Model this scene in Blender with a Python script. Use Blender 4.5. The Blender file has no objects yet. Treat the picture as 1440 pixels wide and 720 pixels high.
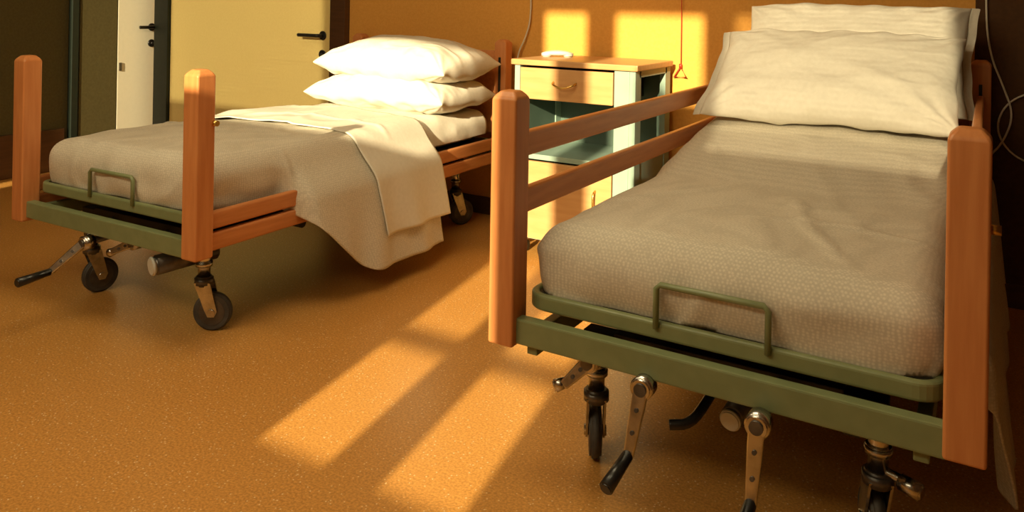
import bpy, bmesh, math, random
from mathutils import Vector, Matrix, noise
random.seed(3)
D=bpy.data; C=bpy.context
col=C.scene.collection
# ---------------------------------------------------------------- materials
def mat_base(name,color,rough=0.5,metal=0.0,spec=0.5):
    m=D.materials.new(name); m.use_nodes=True
    b=m.node_tree.nodes['Principled BSDF']
    b.inputs['Base Color'].default_value=(*color,1); b.inputs['Roughness'].default_value=rough
    b.inputs['Metallic'].default_value=metal; b.inputs['Specular IOR Level'].default_value=spec
    return m,m.node_tree,b
def noisy(name,c1,c2,rough=0.5,scale=(1,1,1),nscale=5,detail=4,bump=0.0,metal=0.0,spec=0.5,lo=0.35,hi=0.65,dist=0.01):
    m,nt,b=mat_base(name,c1,rough,metal,spec)
    tc=nt.nodes.new('ShaderNodeTexCoord'); mp=nt.nodes.new('ShaderNodeMapping')
    mp.inputs['Scale'].default_value=scale
    n=nt.nodes.new('ShaderNodeTexNoise'); n.inputs['Scale'].default_value=nscale; n.inputs['Detail'].default_value=detail
    r=nt.nodes.new('ShaderNodeValToRGB')
    r.color_ramp.elements[0].position=lo; r.color_ramp.elements[1].position=hi
    r.color_ramp.elements[0].color=(*c1,1); r.color_ramp.elements[1].color=(*c2,1)
    nt.links.new(tc.outputs['Object'],mp.inputs['Vector']); nt.links.new(mp.outputs[0],n.inputs['Vector'])
    nt.links.new(n.outputs['Fac'],r.inputs['Fac']); nt.links.new(r.outputs['Color'],b.inputs['Base Color'])
    if bump:
        bp=nt.nodes.new('ShaderNodeBump'); bp.inputs['Strength'].default_value=bump; bp.inputs['Distance'].default_value=dist
        nt.links.new(n.outputs['Fac'],bp.inputs['Height']); nt.links.new(bp.outputs[0],b.inputs['Normal'])
    return m
M={}
M['wood']=noisy('beech_wood',(.66,.265,.09),(.58,.21,.066),.38,(14,14,1.2),4,6,.015)
M['wood_h']=noisy('beech_wood_rail',(.66,.265,.09),(.56,.205,.064),.38,(14,1.2,14),4,6,.015)
M['wood_l']=noisy('light_beech',(.62,.35,.145),(.56,.30,.115),.4,(2,14,14),3,5,.02)
M['green']=noisy('green_enamel',(.215,.25,.12),(.19,.225,.105),.38,(1,1,1),20,2,.02)
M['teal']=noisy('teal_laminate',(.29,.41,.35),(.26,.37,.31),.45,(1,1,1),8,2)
M['teald']=noisy('teal_back_panel',(.10,.155,.12),(.085,.135,.105),.55,(1,1,1),8,2)  # darker teal copy: shade of the open compartment put into colour
M['chrome']=noisy('worn_chrome',(.68,.67,.64),(.45,.44,.42),.24,(1,1,1),30,3,.03,metal=1)
M['steel']=noisy('grey_steel',(.16,.15,.14),(.09,.085,.08),.35,(1,1,1),20,3,.03,metal=.7)
M['rubber']=noisy('grey_rubber',(.08,.075,.065),(.05,.045,.04),.6,(1,1,1),20,3)
M['black']=noisy('black_plastic',(.012,.012,.012),(.02,.018,.016),.3,(1,1,1),20,3)
M['dark']=noisy('dark_steel',(.014,.014,.010),(.02,.02,.014),.5,(1,1,1),10,3)
M['cotton']=noisy('white_cotton',(.74,.70,.60),(.70,.66,.56),.85,(1,1,1),60,4,.12,spec=.15,dist=.003)
M['wallo']=noisy('orange_wall_paint',(.76,.375,.08),(.71,.34,.068),.75,(1,1,1),90,5,.12,spec=.2,dist=.004)
M['wallp']=noisy('brown_wall_panel',(.085,.036,.010),(.07,.03,.009),.65,(1,1,1),50,4,.05,spec=.2,dist=.004)  # right wall colour, also used for shade painted on the headwall
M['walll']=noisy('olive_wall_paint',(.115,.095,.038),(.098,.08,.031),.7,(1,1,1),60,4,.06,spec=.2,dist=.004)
M['wallw']=noisy('cream_wall_paint',(.45,.31,.15),(.4,.27,.13),.8,(1,1,1),40,4)
M['ceil']=noisy('ceiling_paint',(.55,.45,.30),(.5,.42,.28),.9,(1,1,1),40,4)
M['ydoor']=noisy('yellow_door_laminate',(.90,.71,.28),(.87,.68,.26),.45,(1,1,1),70,4,.02)
M['pdoor']=noisy('pale_door_laminate',(.86,.82,.66),(.84,.8,.64),.5,(1,1,1),40,4)
M['dgreen']=noisy('dark_green_frame',(.009,.016,.010),(.012,.02,.013),.55,(1,1,1),20,3)
M['brown']=noisy('brown_skirting',(.10,.042,.016),(.075,.032,.012),.45,(1,1,8),6,4)
M['white']=noisy('white_plastic',(.62,.62,.56),(.58,.58,.52),.35,(1,1,1),10,2)
M['cable']=noisy('grey_cable',(.70,.65,.52),(.65,.6,.48),.4,(1,1,1),10,2)
M['red']=noisy('red_plastic',(.55,.05,.02),(.5,.04,.02),.35,(1,1,1),10,2)
M['brass']=noisy('brass_fitting',(.75,.5,.15),(.6,.4,.12),.3,(1,1,1),10,2,metal=1)
def floor_mat():
    m,nt,b=mat_base('speckled_linoleum',(.5,.2,.05),.30,0,.5)
    N=nt.nodes.new; L=nt.links.new
    tc=N('ShaderNodeTexCoord')
    n1=N('ShaderNodeTexNoise'); n1.inputs['Scale'].default_value=1.3; n1.inputs['Detail'].default_value=3
    n2=N('ShaderNodeTexNoise'); n2.inputs['Scale'].default_value=150; n2.inputs['Detail'].default_value=3
    vo=N('ShaderNodeTexVoronoi'); vo.inputs['Scale'].default_value=62
    for x in (n1,n2,vo): L(tc.outputs['Object'],x.inputs['Vector'])
    r1=N('ShaderNodeValToRGB'); e=r1.color_ramp.elements
    e[0].position=.3;e[1].position=.7;e[0].color=(.60,.285,.066,1);e[1].color=(.65,.315,.077,1); L(n1.outputs['Fac'],r1.inputs['Fac'])
    r2=N('ShaderNodeValToRGB'); e=r2.color_ramp.elements
    e[0].position=.34;e[1].position=.66;e[0].color=(.76,.72,.68,1);e[1].color=(1.12,1.15,1.2,1); L(n2.outputs['Fac'],r2.inputs['Fac'])
    mx=N('ShaderNodeMix'); mx.data_type='RGBA'; mx.blend_type='MULTIPLY'; mx.inputs['Factor'].default_value=1
    L(r1.outputs[0],mx.inputs['A']); L(r2.outputs[0],mx.inputs['B'])
    r3=N('ShaderNodeValToRGB'); e=r3.color_ramp.elements
    e[0].position=.09;e[1].position=.18;e[0].color=(1,1,1,1);e[1].color=(0,0,0,1); L(vo.outputs['Distance'],r3.inputs['Fac'])
    mx2=N('ShaderNodeMix'); mx2.data_type='RGBA'; L(mx.outputs['Result'],mx2.inputs['A']); mx2.inputs['B'].default_value=(.92,.72,.42,1)
    ml=N('ShaderNodeMath'); ml.operation='MULTIPLY'; ml.inputs[1].default_value=.8; L(r3.outputs[0],ml.inputs[0]); L(ml.outputs[0],mx2.inputs['Factor'])
    L(mx2.outputs['Result'],b.inputs['Base Color'])
    return m
M['floor']=floor_mat()
def blanket_mat():
    m,nt,b=mat_base('woven_bedspread',(.36,.31,.19),.85,0,.15)
    N=nt.nodes.new; L=nt.links.new
    tc=N('ShaderNodeTexCoord'); mp=N('ShaderNodeMapping'); mp.inputs['Rotation'].default_value=(0,0,math.radians(45))
    L(tc.outputs['Object'],mp.inputs['Vector'])
    vo=N('ShaderNodeTexVoronoi'); vo.inputs['Scale'].default_value=135; vo.inputs['Randomness'].default_value=.4
    L(mp.outputs[0],vo.inputs['Vector'])
    r=N('ShaderNodeValToRGB'); e=r.color_ramp.elements
    e[0].position=.2;e[1].position=.6;e[0].color=(.72,.66,.54,1);e[1].color=(.57,.52,.42,1)
    L(vo.outputs['Distance'],r.inputs['Fac']); L(r.outputs[0],b.inputs['Base Color'])
    return m
M['blanket']=blanket_mat()
# ---------------------------------------------------------------- mesh helpers
def obj_from_bm(name,bm,mat,parent=None,smooth=False):
    bmesh.ops.recalc_face_normals(bm,faces=bm.faces)
    me=D.meshes.new(name); bm.to_mesh(me); bm.free()
    o=D.objects.new(name,me); col.objects.link(o)
    if mat: me.materials.append(M[mat] if isinstance(mat,str) else mat)
    if smooth:
        for p in me.polygons: p.use_smooth=True
    if parent: o.parent=parent
    return o
def empty(name,loc=(0,0,0),rz=0):
    e=D.objects.new(name,None); e.location=loc; e.rotation_euler=(0,0,rz); e.empty_display_size=.1
    col.objects.link(e); return e
def add_box(bm,x0,x1,y0,y1,z0,z1):
    v=[bm.verts.new(p) for p in ((x0,y0,z0),(x1,y0,z0),(x1,y1,z0),(x0,y1,z0),(x0,y0,z1),(x1,y0,z1),(x1,y1,z1),(x0,y1,z1))]
    for f in ((3,2,1,0),(4,5,6,7),(0,1,5,4),(1,2,6,5),(2,3,7,6),(3,0,4,7)): bm.faces.new([v[i] for i in f])
def box(name,x0,x1,y0,y1,z0,z1,mat,parent=None,bev=0.0,seg=2):
    bm=bmesh.new(); add_box(bm,x0,x1,y0,y1,z0,z1)
    if bev: bmesh.ops.bevel(bm,geom=bm.edges[:],offset=bev,segments=seg,affect='EDGES',profile=.6)
    return obj_from_bm(name,bm,mat,parent)
def cyl(name,p0,p1,r,mat,parent=None,seg=20,r2=None,bev=0):
    p0=Vector(p0);p1=Vector(p1);d=p1-p0
    bm=bmesh.new()
    bmesh.ops.create_cone(bm,cap_ends=True,segments=seg,radius1=r,radius2=r if r2 is None else r2,depth=d.length)
    if bev:
        ed=[e for e in bm.edges if len(e.link_faces)==2 and any(len(f.verts)>4 for f in e.link_faces)]
        bmesh.ops.bevel(bm,geom=ed,offset=bev,segments=3,affect='EDGES')
    mt=Matrix.Translation((p0+p1)/2)@d.to_track_quat('Z','Y').to_matrix().to_4x4()
    bmesh.ops.transform(bm,matrix=mt,verts=bm.verts)
    o=obj_from_bm(name,bm,mat,parent)
    for p in o.data.polygons: p.use_smooth=len(p.vertices)==4
    return o
def tube(name,pts,r,mat,parent=None,seg=12,closed=False,smooth_n=0):
    P=[Vector(p) for p in pts]
    for _ in range(smooth_n):
        Q=[P[0]]
        for a,b in zip(P,P[1:]): Q+= [a*.75+b*.25,a*.25+b*.75]
        Q.append(P[-1]); P=Q
    bm=bmesh.new(); rings=[]; n=len(P); up=Vector((0,0,1)); prev=None
    for i,p in enumerate(P):
        if closed: t=(P[(i+1)%n]-P[i-1])
        else: t=(P[min(i+1,n-1)]-P[max(i-1,0)])
        t.normalize()
        a=prev if prev is not None else (up if abs(t.z)<.9 else Vector((1,0,0)))
        a=(a-t*a.dot(t)); a.normalize(); prev=a; b=t.cross(a)
        rings.append([bm.verts.new(p+(a*math.cos(k*2*math.pi/seg)+b*math.sin(k*2*math.pi/seg))*r) for k in range(seg)])
    for i in range(n if closed else n-1):
        A=rings[i];B=rings[(i+1)%n]
        for k in range(seg): bm.faces.new((A[k],A[(k+1)%seg],B[(k+1)%seg],B[k]))
    if not closed:
        bm.faces.new(rings[0][::-1]); bm.faces.new(rings[-1])
    return obj_from_bm(name,bm,mat,parent,True)
def rrect_path(x0,x1,y0,y1,r,n=7):
    pts=[]
    for cx,cy,a in ((x1-r,y0+r,-90),(x1-r,y1-r,0),(x0+r,y1-r,90),(x0+r,y0+r,180)):
        for k in range(n+1):
            t=math.radians(a+90*k/n); pts.append((cx+r*math.cos(t),cy+r*math.sin(t)))
    return pts
def frame_loop(name,x0,x1,y0,y1,r,th,z0,z1,mat,parent):
    bm=bmesh.new(); O=rrect_path(x0,x1,y0,y1,r); I=rrect_path(x0+th,x1-th,y0+th,y1-th,max(r-th,.01)); n=len(O)
    vs=[[bm.verts.new((*p,z)) for p in q] for q,z in ((O,z0),(O,z1),(I,z1),(I,z0))]
    for a in range(4):
        A=vs[a];B=vs[(a+1)%4]
        for k in range(n): bm.faces.new((A[k],A[(k+1)%n],B[(k+1)%n],B[k]))
    o=obj_from_bm(name,bm,mat,parent)
    bv=o.modifiers.new('b','BEVEL'); bv.width=.008; bv.segments=3; bv.limit_method='ANGLE'
    return o
def post(name,x,y,z0,z1,mat,parent,w=.0375):
    bm=bmesh.new()
    L=[(w,z0),(w,z1-.018),(w*.55,z1)]
    rings=[]
    for ww,z in L: rings.append([bm.verts.new((x+sx*ww,y+sy*ww,z)) for sx,sy in ((-1,-1),(1,-1),(1,1),(-1,1))])
    for A,B in zip(rings,rings[1:]):
        for k in range(4): bm.faces.new((A[k],A[(k+1)%4],B[(k+1)%4],B[k]))
    bm.faces.new(rings[0][::-1]); bm.faces.new(rings[-1])
    o=obj_from_bm(name,bm,mat,parent,True)
    bv=o.modifiers.new('b','BEVEL'); bv.width=.007; bv.segments=4; bv.limit_method='ANGLE'; bv.angle_limit=.4; bv.harden_normals=True
    return o
# ---------------------------------------------------------------- room
XL,XR,YW,YB,H=-5.65,1.35,3.93,-.5,3.0
box('floor',XL-.15,XR+.15,YB-.15,YW+.15,-.1,0,'floor')
box('ceiling',XL-.15,XR+.15,YB-.15,YW+.15,H,H+.1,'ceil')
box('wall_head',XL-.15,XR+.15,YW,YW+.12,0,H,'wallo')
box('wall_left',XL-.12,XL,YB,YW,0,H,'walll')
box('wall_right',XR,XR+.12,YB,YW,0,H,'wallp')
BL1=(-4.64,-3.04,1.9,2.72); BL2=(-.32,.58,1.82,2.66)  # openings added to bring weakened sun to yellow door and right pillows
holes=[(-4.98,-4.84,1.0,2.75),BL1,(-2.75,-1.66,1.66,2.32),
 (-1.385,-1.125,.68,.923),(-1.385,-1.125,.96,2.66),
 (-.955,-.70,.68,.923),(-.955,-.70,.96,2.2),(-.955,-.475,2.2,2.66),BL2]
def holed_wall(name,x0,x1,y0,y1,z0,z1,holes,mat):
    xs=sorted(set([x0,x1]+[h[0] for h in holes]+[h[1] for h in holes]))
    zs=sorted(set([z0,z1]+[h[2] for h in holes]+[h[3] for h in holes]))
    bm=bmesh.new()
    for a,b in zip(xs,xs[1:]):
        for c,d in zip(zs,zs[1:]):
            mx,mz=(a+b)/2,(c+d)/2
            if any(h[0]<mx<h[1] and h[2]<mz<h[3] for h in holes): continue
            add_box(bm,a,b,y0,y1,c,d)
    return obj_from_bm(name,bm,mat)
holed_wall('wall_window',XL,XR,YB-.06,YB,0,H,holes,'wallw')
for i,h in enumerate([(-4.98,-4.84,1.0,2.75),(-2.75,-1.66,1.66,2.32),(-1.385,-1.125,.68,2.66),(-.955,-.70,.68,2.2),(-.955,-.475,2.2,2.66),BL1,BL2]):
    e=empty('window_%d'%(i+1))
    for k,(a,b,c,d) in enumerate(((h[0]-.04,h[0],h[2]-.04,h[3]+.04),(h[1],h[1]+.04,h[2]-.04,h[3]+.04))):
        box('frame_bar_%d'%k,a,b,YB,YB+.012,c,d,'dgreen',e)
def sun_slats(h,open_f):
    e=empty('window_blind',(0,0,0)); bm=bmesh.new(); z=h[2]; P=.026  # unseen slats added only to thin the sun through the opening
    while z<h[3]:
        add_box(bm,h[0],h[1],YB-.034,YB-.030,z,min(h[3],z+P*(1-open_f))); z+=P
    obj_from_bm('slats',bm,'white',e)
sun_slats(BL1,.20); sun_slats(BL2,.30)
box('baseboard_left',XL,XL+.03,YB,3.22,0,.295,'brown',bev=.006)
box('baseboard_head',-3.60,XR,YW-.015,YW,0,.10,'brown',bev=.004)
box('trim_3',-.055,XR,YW-.012,YW-.0005,.10,H,'wallp')  # no real panel: corner shade put into a dark headwall strip
def lever(parent,base,dirv,n,mat='black',L=.14):
    b=Vector(base);d=Vector(dirv);n=Vector(n)
    cyl('rosette',b,b+n*.012,.030,mat,parent,bev=.003)
    tube('lever',[b,b+n*.05,b+n*.055+d*.02,b+n*.055+d*L*.6,b+n*.05+d*L],.0125,mat,parent,smooth_n=2)
    k=b-Vector((0,0,.125))
    cyl('key_rosette',k,k+n*.012,.030,mat,parent,bev=.003)
    cyl('key_cylinder',k+n*.01,k+n*.02,.009,'steel',parent)
d1=empty('door_1')
box('leaf',-5.38,-3.735,YW-.045,YW-.005,.01,2.4,'ydoor',d1,.003)
lever(d1,(-3.79,YW-.045,1.0),(-1,0,0),(0,-1,0),L=.18)
t=empty('trim_1')
box('jamb_left',-5.55,-5.385,YW-.07,YW,0,2.5,'dgreen',t,.004)
box('jamb_right',-3.73,-3.60,YW-.05,YW,0,2.5,'brown',t,.004)
box('jamb_top',-5.55,-3.60,YW-.07,YW,2.41,2.5,'dgreen',t,.004)
d2=empty('door_2')
box('leaf',XL+.002,XL+.045,3.60,3.928,.01,2.4,'pdoor',d2,.003)
box('fixed_leaf',XL+.002,XL+.045,3.31,3.595,.01,2.4,'walll',d2,.003)  # shaded part of the same door, shade put into the olive colour
box('latch_plate',XL+.045,XL+.05,3.612,3.632,.68,.74,'steel',d2)
lever(d2,(XL+.045,3.875,1.005),(0,-1,0),(1,0,0),L=.13)
t=empty('trim_2')
box('jamb_near',XL,XL+.05,3.25,3.30,0,2.5,'dgreen',t,.004)
box('jamb_top',XL,XL+.05,3.25,3.93,2.41,2.5,'dgreen',t,.004)
# ---------------------------------------------------------------- cloth
def clamp(a,b,c): return max(b,min(c,a))
def sstep(a,b,x):
    t=clamp((x-a)/(b-a),0,1); return t*t*(3-2*t)
def N3(x,y,z=0): return noise.noise(Vector((x,y,z)))
def crease(x,y,z,k=5):
    n=N3(x,y,z); return 1-min(1,abs(n)*k)
def cloth(name,mat,parent,x0,x1,y0,ztop,r,lhang,rhang,foot,qs,qe,lift,off=0,seed=0,flare=.2,step=.012,amp=1,sol=.005):
    ml=max(lhang(y) for y in [i*.05 for i in range(42)])+.08; mr=max(rhang(y) for y in [i*.05 for i in range(42)])+.08
    P0=x0-ml; P1=x1+mr; nx=int((P1-P0)/step); ny=int((qe(.5)-qs(.5))/step)
    bm=bmesh.new(); G=[]
    for j in range(ny+1):
        row=[]
        for i in range(nx+1):
            p=P0+(P1-P0)*i/nx; q=qs(p)+(qe(p)-qs(p))*j/ny
            cx=clamp(p,x0+r,x1-r); cy=max(q,y0+r); dx=p-cx; dy=q-cy; Dd=math.hypot(dx,dy)
            out=0;down=0;lim=9;w=0
            if Dd>1e-6:
                w=abs(dx)/(abs(dx)+abs(dy)); side=rhang(cy) if dx>0 else lhang(cy)
                lim=w*side+(1-w)*(foot+.005*N3(p*7,seed,3)); qa=r*math.pi/2
                pp,qq,DD=p,q,Dd
                if Dd-qa+r>lim:
                    k=(lim-r+qa)/Dd; DD=lim-r+qa; pp=cx+dx*k; qq=cy+dy*k
                if DD<qa: out=r*math.sin(DD/r); down=r*(1-math.cos(DD/r))
                else: out=r; down=r+DD-qa
                hf=sstep(.2,.3,lim)*w
                out+=hf*(.075*sstep(.03,.2,down)+flare*down)
                fold=math.sin(cy*23+seed+1.2*N3(cy*4,seed,down*2))*.5+.5*N3(cy*9,seed,down)
                out+=hf*sstep(.1,.5,down)*.028*fold
                if hf<.5:
                    out+= .012*math.sin(clamp(down/.17,0,1)*math.pi)-.004*sstep(.12,.18,down) + .009*N3(pp*8+seed,qq*8,down*7)
                    out+= .008*crease(pp*3+seed,qq*3,down*5)*sstep(.02,.08,down)
                ux,uy=dx/Dd,dy/Dd
            else: ux=uy=0
            x=cx+ux*(out+off); y=cy+uy*(out+off); z=ztop+off-down+lift(cy)
            wr=.009*N3(p*3+seed,q*3,1)+.004*N3(p*9,q*6+seed,2)
            wr+=.011*crease(p*1.6+q*.9+seed,q*1.1-p*.7,5)*(.5+N3(p*2,q*2,seed+7))
            wr+=.005*crease(p*3.2+seed-q*1.1,q*2.2,9)
            wr+=.0085*crease(p*2.6+seed+q*.5,q*.9-p*.4,12,13)*sstep(-.1,.3,N3(p*2.5,q*2,seed+2))
            wr+=.0065*crease(p*1.2-q*1.5+seed,q*1.8+p*1.0,15,13)*sstep(-.05,.3,N3(p*2,q*2.5,seed+5))
            cr=.018*(1-((clamp(p,x0,x1)-(x0+x1)/2)/((x1-x0)/2))**2)
            fade=1-sstep(0,.08,down)
            z+=(wr*amp+cr)*fade
            row.append(bm.verts.new(Vector((x,y,z))))
        G.append(row)
    for j in range(ny):
        for i in range(nx):
            bm.faces.new((G[j][i],G[j][i+1],G[j+1][i+1],G[j+1][i]))
    bmesh.ops.remove_doubles(bm,verts=bm.verts,dist=.0015)
    bmesh.ops.dissolve_degenerate(bm,edges=bm.edges,dist=.0015)
    bad=[f for f in bm.faces if f.calc_area()<6e-6]
    bmesh.ops.delete(bm,geom=bad,context='FACES')
    o=obj_from_bm(name,bm,mat,parent,True)
    s=o.modifiers.new('s','SOLIDIFY'); s.thickness=sol; s.offset=0
    return o
def pillow(name,w,d,t,loc,rot,seed=0,flat=.75,sag=0,fl=0,wa=1.0):
    bm=bmesh.new(); n=80; m=54; tops=[];bots=[]
    def pt(u,v,s):
        e=max(0,1-abs(u)**2.8)**.48*max(0,1-abs(v)**2.6)**.5
        x=u*w/2*(1-.045*(1-v*v)*u*u); y=v*d/2*(1-.06*(1-u*u)*v*v)
        cr=.5+.5*N3(u*1.5,v*1.5,seed)
        wr=.014*N3(u*2+seed,v*1.8,s)+.010*wa*crease(u*1.1+v*.9+seed,v*1.2-u*.5,s)*cr
        wr+=.003*wa*crease(u*2.6-v*1.5+seed,v*2.4+u*.8,s+4)
        wr+=.006*wa*crease(u*1.4-v*1.0+seed*2,v*1.5+u*.6,s+9,10)*cr
        ang=math.atan2(abs(v)-1.0,abs(u)-1.0); rd=math.hypot(abs(v)-1,abs(u)-1)
        wr+=.008*math.sin(ang*14+seed)*math.exp(-rd*2.2)*min(1,rd*6)
        wr+=.006*math.sin(u*20+seed+3*N3(u*2,v*3,seed))*sstep(.5,.95,abs(v))*(1-sstep(.95,1,abs(v)))
        z=(t/2*e*(1 if s>0 else flat)+wr*min(1,e*2))*s
        y+=.016*N3(u*2,seed,4)*v*v; x+=.016*N3(v*2,seed,6)*u*u
        z+= -sag*(u*u)+.012*N3(u*1.7+seed,v*1.7,8)
        return Vector((x,y,z))
    for s,G in ((1,tops),(-1,bots)):
        for j in range(m+1):
            v=-1+2*j/m; v=math.sin(v*math.pi/2)*.5+v*.5
            r=[]
            for i in range(n+1):
                u=-1+2*i/n; u=math.sin(u*math.pi/2)*.5+u*.5
                r.append(bm.verts.new(pt(u,v,s)))
            G.append(r)
    for G in (tops,bots):
        for j in range(m):
            for i in range(n): bm.faces.new((G[j][i],G[j][i+1],G[j+1][i+1],G[j+1][i]))
    if fl:
        s_=1 if fl>0 else -1; prev=None
        for j in range(m+1):
            v=-1+2*j/m; v=math.sin(v*math.pi/2)*.5+v*.5
            a=pt(s_*1.0,v,1); row=[bm.verts.new(a)]
            for k in (1,2,3):
                row.append(bm.verts.new(a+Vector((s_*abs(fl)*k/3,0,.006*N3(v*4,k,seed)-.002*k))))
            if prev:
                for k in range(3): bm.faces.new((prev[k],prev[k+1],row[k+1],row[k]))
            prev=row
    bmesh.ops.remove_doubles(bm,verts=bm.verts,dist=.0006)
    o=obj_from_bm(name,bm,'cotton',None,True)
    o.location=loc; o.rotation_euler=rot
    sb=o.modifiers.new('s','SUBSURF'); sb.levels=1; sb.render_levels=1
    return o
# ---------------------------------------------------------------- bed
W=1.04; LB=2.04
def castor(parent,x,y,ang,brake=None):
    ca,sa=math.cos(ang),math.sin(ang)
    def T(a,b,z): return (x+a*ca-b*sa,y+a*sa+b*ca,z)
    cyl('castor_tube',T(0,0,.19),T(0,0,.345),.022,'chrome',parent)
    cyl('castor_collar',T(0,0,.235),T(0,0,.255),.03,'chrome',parent,bev=.003)
    cyl('castor_head',T(0,0,.165),T(0,0,.20),.034,'steel',parent,bev=.006)
    o=.035
    for s in (-1,1):
        bm=bmesh.new()
        prof=[(-.028,.18),(.03,.18),(o+.022,.075),(o+.012,.055),(o-.012,.055),(o-.024,.08)]
        a=[bm.verts.new(T(px,s*.020,pz)) for px,pz in prof]; b=[bm.verts.new(T(px,s*.026,pz)) for px,pz in prof]
        bm.faces.new(a);bm.faces.new(b[::-1])
        for k in range(6): bm.faces.new((a[k],a[(k+1)%6],b[(k+1)%6],b[k]))
        obj_from_bm('castor_fork',bm,'chrome',parent)
    cyl('castor_tyre',T(o,-.016,.07),T(o,.016,.07),.07,'rubber',parent,seg=40,bev=.007)
    cyl('castor_rim',T(o,-.0175,.07),T(o,.0175,.07),.050,'steel',parent,seg=32,bev=.003)
    cyl('castor_hub',T(o,-.03,.07),T(o,.03,.07),.014,'chrome',parent)
    if brake is not None:
        bx,by=math.cos(brake),math.sin(brake)
        tube('brake_lever',[(x,y,.20),(x+bx*.05,y+by*.05,.20),(x+bx*.09,y+by*.09,.19)],.010,'chrome',parent,smooth_n=1)
        cyl('brake_pedal',(x+bx*.045,y+by*.045,.195),(x+bx*.095,y+by*.095,.188),.018,'chrome',parent,bev=.004)
def crank(parent,p,e,h,hm='black'):
    p=Vector(p);e=Vector(e);h=Vector(h)
    cyl('crank_shaft',p+Vector((0,.30,.01)),p,.013,'steel',parent)
    cyl('crank_boss',p+Vector((0,.025,0)),p+Vector((0,-.02,0)),.027,'chrome',parent,bev=.005)
    cyl('crank_boss_cap',p+Vector((0,-.019,0)),p+Vector((0,-.024,0)),.015,'steel',parent)
    d=(e-p); L=d.length; d.normalize(); n=Vector((0,-1,0)); n=(n-d*n.dot(d)).normalized(); s=d.cross(n)
    bm=bmesh.new(); R=[]
    for t,w in ((-.01,.018),(L*.3,.017),(L+.012,.012)):
        c=p+d*t+n*.012
        R.append([bm.verts.new(c+s*a*w+n*b*.006) for a,b in ((-1,-1),(1,-1),(1,1),(-1,1))])
    for A,B in zip(R,R[1:]):
        for k in range(4): bm.faces.new((A[k],A[(k+1)%4],B[(k+1)%4],B[k]))
    bm.faces.new(R[0]);bm.faces.new(R[-1][::-1])
    o=obj_from_bm('crank_arm',bm,'chrome',parent); b=o.modifiers.new('b','BEVEL'); b.width=.004;b.segments=3
    for q in (.35,.7): cyl('crank_rivet',p+d*L*q+n*.012,p+d*L*q+n*.021,.005,'steel',parent)
    cyl('crank_pin',e,e+(h-e)*.15,.009,'chrome',parent)
    cyl('crank_handle',e+(h-e)*.1,h,.013,hm,parent,r2=.017,bev=.004)
def bed(loc,rz,rails_up,lift,cast,can,name='hospital_bed',pz=(.342,.342),pt=(1.0,1.0),bz=0,cr=.028):
    B=empty(name,loc,rz)
    for k,x in enumerate((0,W)):
        post('foot_post',x,0,pz[k],pt[k],'wood',B)
        post('head_post',x,LB,.342,1.03,'wood',B)
    box('head_panel',.035,W-.035,LB-.015,LB+.015,.50,.965,'wood_h',B,.006)
    box('foot_beam',.03,W-.03,-.018,.018,.345+bz,.41+bz,'green',B,.005)
    box('head_beam',.03,W-.03,LB-.018,LB+.018,.345,.41,'green',B,.005)
    box('side_beam_l',.06,.09,0,LB,.325,.385,'green',B,.004); box('side_beam_r',W-.09,W-.06,0,LB,.325,.385,'green',B,.004)
    frame_loop('platform_rim',.035,W-.035,.022,LB-.04,.06,.022,.432,.474,'green',B)
    tube('mattress_stop',[(.40,.018,.46),(.40,.018,.555),(.41,.018,.565),(.65,.018,.565),(.66,.018,.555),(.66,.018,.46)],.0075,'green',B)
    box('platform_panel',.06,W-.06,.05,LB-.06,.44,.47,'dark',B)
    for y in (.35,.8,1.25,1.7): box('slat_bearer',.06,W-.06,y,y+.04,.385,.44,'dark',B)
    box('sub_beam_l',.20,.235,.10,1.9,.29,.33,'dark',B,.003); box('sub_beam_r',W-.235,W-.20,.10,1.9,.29,.33,'dark',B,.003)
    for y in (.17,1.85):
        box('bolster',.15,W-.15,y-.025,y+.025,.32,.36,'dark',B,.003)
    box('mechanism_tray',.24,.80,.14,1.5,.33,.37,'dark',B,.003)
    for x in (.36,.70): cyl('spindle_tube',(x,.12,.33),(x,.9,.35),.02,'steel',B)
    cyl('torsion_tube',(.12,.62,.30),(W-.12,.62,.30),.02,'dark',B)
    cyl('link_rod',(.30,.25,.27),(.30,.95,.40),.012,'chrome',B)
    cyl('spring_canister',can[0],can[1],cr,'steel',B,bev=.006)
    cyl('canister_cap',can[0],Vector(can[0])+(Vector(can[0])-Vector(can[1])).normalized()*.014,cr-.002,'white',B,bev=.004)
    for c in cast: castor(B,*c)
    for x,sx in ((0,-1),(W,1)):
        zz=((.817,.885),(.665,.733)) if rails_up else ((.425,.487),(.350,.412))
        for z0,z1 in zz:
            box('side_rail',x-.014,x+.014,.036,LB-.036,z0,z1,'wood_h',B,.010,3)
        box('rail_guide',x-.006,x+.006,.034,.044,.36,.93,'dark',B)
        box('rail_guide',x-.006,x+.006,LB-.044,LB-.034,.36,.93,'dark',B)
    cyl('rail_knob',(W+.03,.03,.80),(W+.055,.03,.80),.01,'brass',B)
    bm=bmesh.new(); ny=40; xs=(.085,W-.085); R=[]
    for j in range(ny+1):
        y=.115+(LB-.13-.115)*j/ny; l=lift(y)
        R.append([bm.verts.new((x,y,z+l)) for x,z in ((xs[0],.475),(xs[1],.475),(xs[1],.610),(xs[0],.610))])
    for A,Bq in zip(R,R[1:]):
        for k in range(4): bm.faces.new((A[k],A[(k+1)%4],Bq[(k+1)%4],Bq[k]))
    bm.faces.new(R[0]);bm.faces.new(R[-1][::-1])
    o=obj_from_bm('mattress',bm,'cotton',B); b=o.modifiers.new('b','BEVEL');b.width=.04;b.segments=5;b.limit_method='ANGLE'
    for p in o.data.polygons: p.use_smooth=True
    return B,Matrix.Translation(loc)@Matrix.Rotation(rz,4,'Z')
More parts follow.
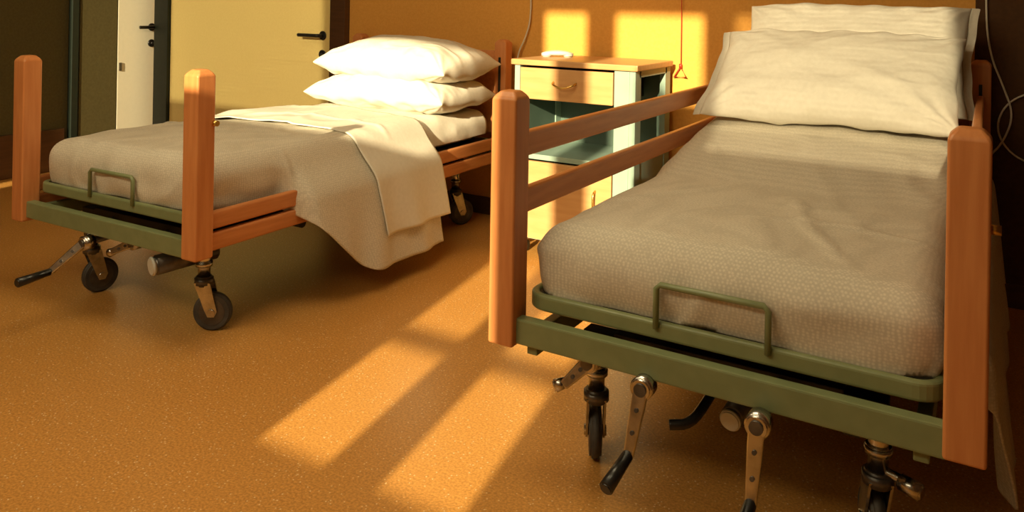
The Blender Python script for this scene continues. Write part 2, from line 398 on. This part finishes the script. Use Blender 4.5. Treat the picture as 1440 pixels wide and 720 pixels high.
nolift=lambda y:0
Bl,Xl=bed((-3.35,1.765,0),math.radians(1.1),False,nolift,
  [(.18,.17,1.35),(W-.17,.17,.55),(.18,1.85,2.2),(W-.18,1.85,1.0)],((.775,.03,.258),(.84,.25,.275)),pz=(.318,.338),pt=(.985,.985),bz=-.012,cr=.036)
crank(Bl,(.445,-.02,.30),(.375,-.10,.205),(.385,-.24,.20))
crank(Bl,(.62,.06,.31),(.55,.03,.275),(.52,.02,.262),'chrome')
def rh(y): return .172 if y<.22 else .172+.37*sstep(.10,1.0,(y-.22)/.62)
cloth('bedspread','blanket',Bl,.045,W-.045,.05,.638,.065,lambda y:.168,rh,.170,lambda p:-.30,lambda p:1.30,nolift,0,1.0)
cloth('folded_sheet','cotton',Bl,.045,W-.045,.05,.640,.065,lambda y:.16,lambda y:.43,.17,lambda p:.76+.08*p,lambda p:1.335,nolift,.012,2.0,amp=1.0)
cloth('under_sheet','cotton',Bl,.05,W-.05,.05,.630,.06,lambda y:.12,lambda y:.12,.17,lambda p:1.25,lambda p:1.93,nolift,0,4.0,amp=.6)
def pl(xf,p): return xf@Vector(p)
pillow('pillow',.95,.52,.25,pl(Xl,(.575,1.70,.735)),(0,0,math.radians(1)),1.3,sag=.02)
pillow('pillow',.93,.52,.27,pl(Xl,(.605,1.72,.90)),(math.radians(3),math.radians(1),math.radians(-2)),5.1,sag=.015)
def liftR(y): return .10*sstep(.75,1.5,y)+.14*max(0,y-1.35)
Br,Xr=bed((-1.07,1.785,0),0,True,liftR,
  [(.18,.17,2.05),(W-.17,.17,1.95,-.3),(.18,1.85,2.2),(W-.18,1.85,1.0)],((.55,.14,.235),(.57,.38,.27)),pz=(.345,.36),bz=.006)
crank(Br,(.39,-.03,.338),(.375,-.06,.20),(.36,-.17,.16))
crank(Br,(.66,-.055,.34),(.655,-.075,.19),(.65,-.2,.15))
crank(Br,(.22,.04,.33),(.17,.02,.275),(.14,.0,.262),'chrome')
tube('foot_pedal',[(.50,.3,.30),(.49,.14,.26),(.475,.06,.235),(.43,.04,.23)],.012,'black',Br,smooth_n=2)
def rhr(y): return .168 if y<.16 else .168+.38*sstep(0,1,(y-.16)/.22)
cloth('bedspread','blanket',Br,.045,W-.045,.05,.638,.075,lambda y:.168,rhr,.168,lambda p:-.30,lambda p:1.66,liftR,0,7.0,flare=.10)
pillow('pillow',.93,.54,.20,pl(Xr,(.53,1.59,.955)),(math.radians(37),0,math.radians(0)),8.2,fl=-.03,wa=.8)
pillow('pillow',.89,.52,.17,pl(Xr,(.56,1.82,1.035)),(math.radians(54),0,math.radians(0)),3.4,fl=.03,wa=.8)
# ---------------------------------------------------------------- nightstand
Nn=empty('nightstand',(-2.02,3.40,0))
w_,d_,h_=.64,.46,.958
box('top',-.015,w_+.015,-.015,d_,h_-.028,h_,'wood_l',Nn,.005)
for n_,x in (('stile',0),('stile',w_-.03)):
    for y in (0,d_-.07):
        box(n_,x,x+.03,y,y+.07,.06,h_-.028,'teal',Nn,.003)
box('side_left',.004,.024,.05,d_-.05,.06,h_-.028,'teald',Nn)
box('side_right_low',w_-.024,w_-.006,.05,d_-.05,.06,.50,'teal',Nn)
box('side_rail_top',w_-.03,w_,.05,d_-.05,h_-.06,h_-.028,'teal',Nn)
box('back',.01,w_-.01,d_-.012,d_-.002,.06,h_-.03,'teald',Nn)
box('shelf',.03,w_-.03,.01,d_-.01,.47,.495,'teal',Nn,.002)
box('bottom_panel',.03,w_-.03,.01,d_-.01,.08,.1,'teal',Nn)
box('drawer_front',.034,w_-.11,-.004,.02,.765,.918,'wood_l',Nn,.004)
box('drawer_box',.04,w_-.12,.02,d_-.05,.775,.90,'dark',Nn)
box('divider',w_-.105,w_-.03,.0,.03,.06,h_-.03,'teal',Nn,.003)
box('cupboard_door',.034,w_-.11,-.004,.02,.085,.462,'wood_l',Nn,.004)
tube('drawer_handle',[(.22,-.003,.855),(.225,-.03,.845),(.28,-.04,.828),(.335,-.03,.845),(.34,-.003,.855)],.005,'brass',Nn,smooth_n=2)
tube('door_handle',[(.45,-.003,.36),(.45,-.03,.35),(.45,-.03,.28),(.45,-.003,.27)],.005,'brass',Nn,smooth_n=2)
for x in (.05,w_-.05):
    for y in (.05,d_-.05):
        cyl('castor_wheel',(x-.012,y,.028),(x+.012,y,.028),.028,'black',Nn,bev=.004)
        cyl('castor_pin',(x,y,.03),(x,y,.075),.01,'steel',Nn)
Hs=empty('telephone_handset',(-1.93,3.68,h_),math.radians(28))
bm=bmesh.new(); bmesh.ops.create_uvsphere(bm,u_segments=24,v_segments=12,radius=1)
for v in bm.verts:
    x,y,z=v.co; v.co=(x*.085,y*.030*(1+.25*abs(x)),.016+z*.011+.008*(1-x*x)*(1 if z>-.2 else 0))
obj_from_bm('handset_body',bm,'white',Hs,True)
for s in (-1,1): cyl('cup',(s*.055,0,.0),(s*.055,0,.018),.028,'white',Hs,bev=.005)
tube('telephone_cord',[(-2.24,YW-.012,2.1),(-2.235,YW-.012,1.4),(-2.225,YW-.013,1.15),(-2.26,YW-.02,1.03),(-2.30,YW-.03,.95),(-2.30,YW-.05,.80)],.0045,'cable',smooth_n=3)
Pc=empty('emergency_pull_cord',(-1.345,YW-.02,0))
tube('cord',[(0,0,2.6),(0,0,1.3),(.002,0,.925)],.0022,'red',Pc)
tube('triangle',[(0,0,.925),(.032,0,.872),(-.032,0,.872)],.006,'red',Pc,closed=True)
cyl('bead',(0,0,.92),(0,0,.94),.008,'red',Pc)
tube('wall_cable',[(-.015,YW-.022,2.2),(-.02,YW-.022,1.25),(-.0,YW-.024,1.05),(.05,YW-.03,.92),(.09,YW-.04,.80),(.05,YW-.03,.68),(.0,YW-.03,.62),(.01,YW-.03,.56)],.004,'cable',smooth_n=3)
tube('wall_cable',[(.30,YW-.022,1.5),(.2,YW-.022,.92),(.06,YW-.022,.86),(.02,YW-.024,.72),(.12,YW-.024,.60),(.3,YW-.024,.62)],.004,'cable',smooth_n=3)
# ---------------------------------------------------------------- light
tan_el=.325; dirv=Vector((-.17,1,-tan_el*math.hypot(1,.17)/1.0)).normalized()
s=D.lights.new('sun','SUN'); s.energy=10.5; s.color=(1,.83,.50); s.angle=math.radians(.85)
so=D.objects.new('sun',s); so.rotation_euler=dirv.to_track_quat('-Z','Y').to_euler(); so.location=(0,-3,4); col.objects.link(so)
def area(name,loc,target,sx,sy,e,c):
    l=D.lights.new(name,'AREA'); l.shape='RECTANGLE'; l.size=sx; l.size_y=sy; l.energy=e; l.color=c
    o=D.objects.new(name,l); o.location=loc; o.rotation_euler=(Vector(target)-Vector(loc)).to_track_quat('-Z','Y').to_euler(); col.objects.link(o)
area('window_skylight',(-2.1,-.42,2.55),(-1.8,3.5,.9),3.0,.6,43,(1,.83,.51))  # added fill panel inside the room, stands in for sky light
area('ceiling_lamp',(-1.6,1.5,2.93),(-1.6,1.5,0),1.4,.9,27,(1,.83,.51))  # added overhead fill light, no fixture behind it
w=D.worlds.new('World'); C.scene.world=w; w.use_nodes=True
bg=w.node_tree.nodes['Background']; bg.inputs[0].default_value=(1,.8,.5,1); bg.inputs[1].default_value=.25
# ---------------------------------------------------------------- camera
cam=D.cameras.new('camera'); cam.sensor_width=36; cam.lens=28; cam.shift_y=-(360-8)/1440; cam.clip_start=.02
co=D.objects.new('camera',cam); col.objects.link(co)
co.matrix_world=Matrix.Translation((0,0,1.22))@Matrix.Rotation(math.radians(31),4,'Z')@Matrix.Rotation(math.radians(90),4,'X')@Matrix.Rotation(math.radians(1.0),4,'Z')
C.scene.camera=co
C.scene.view_settings.view_transform='Standard'
C.scene.view_settings.look='None'
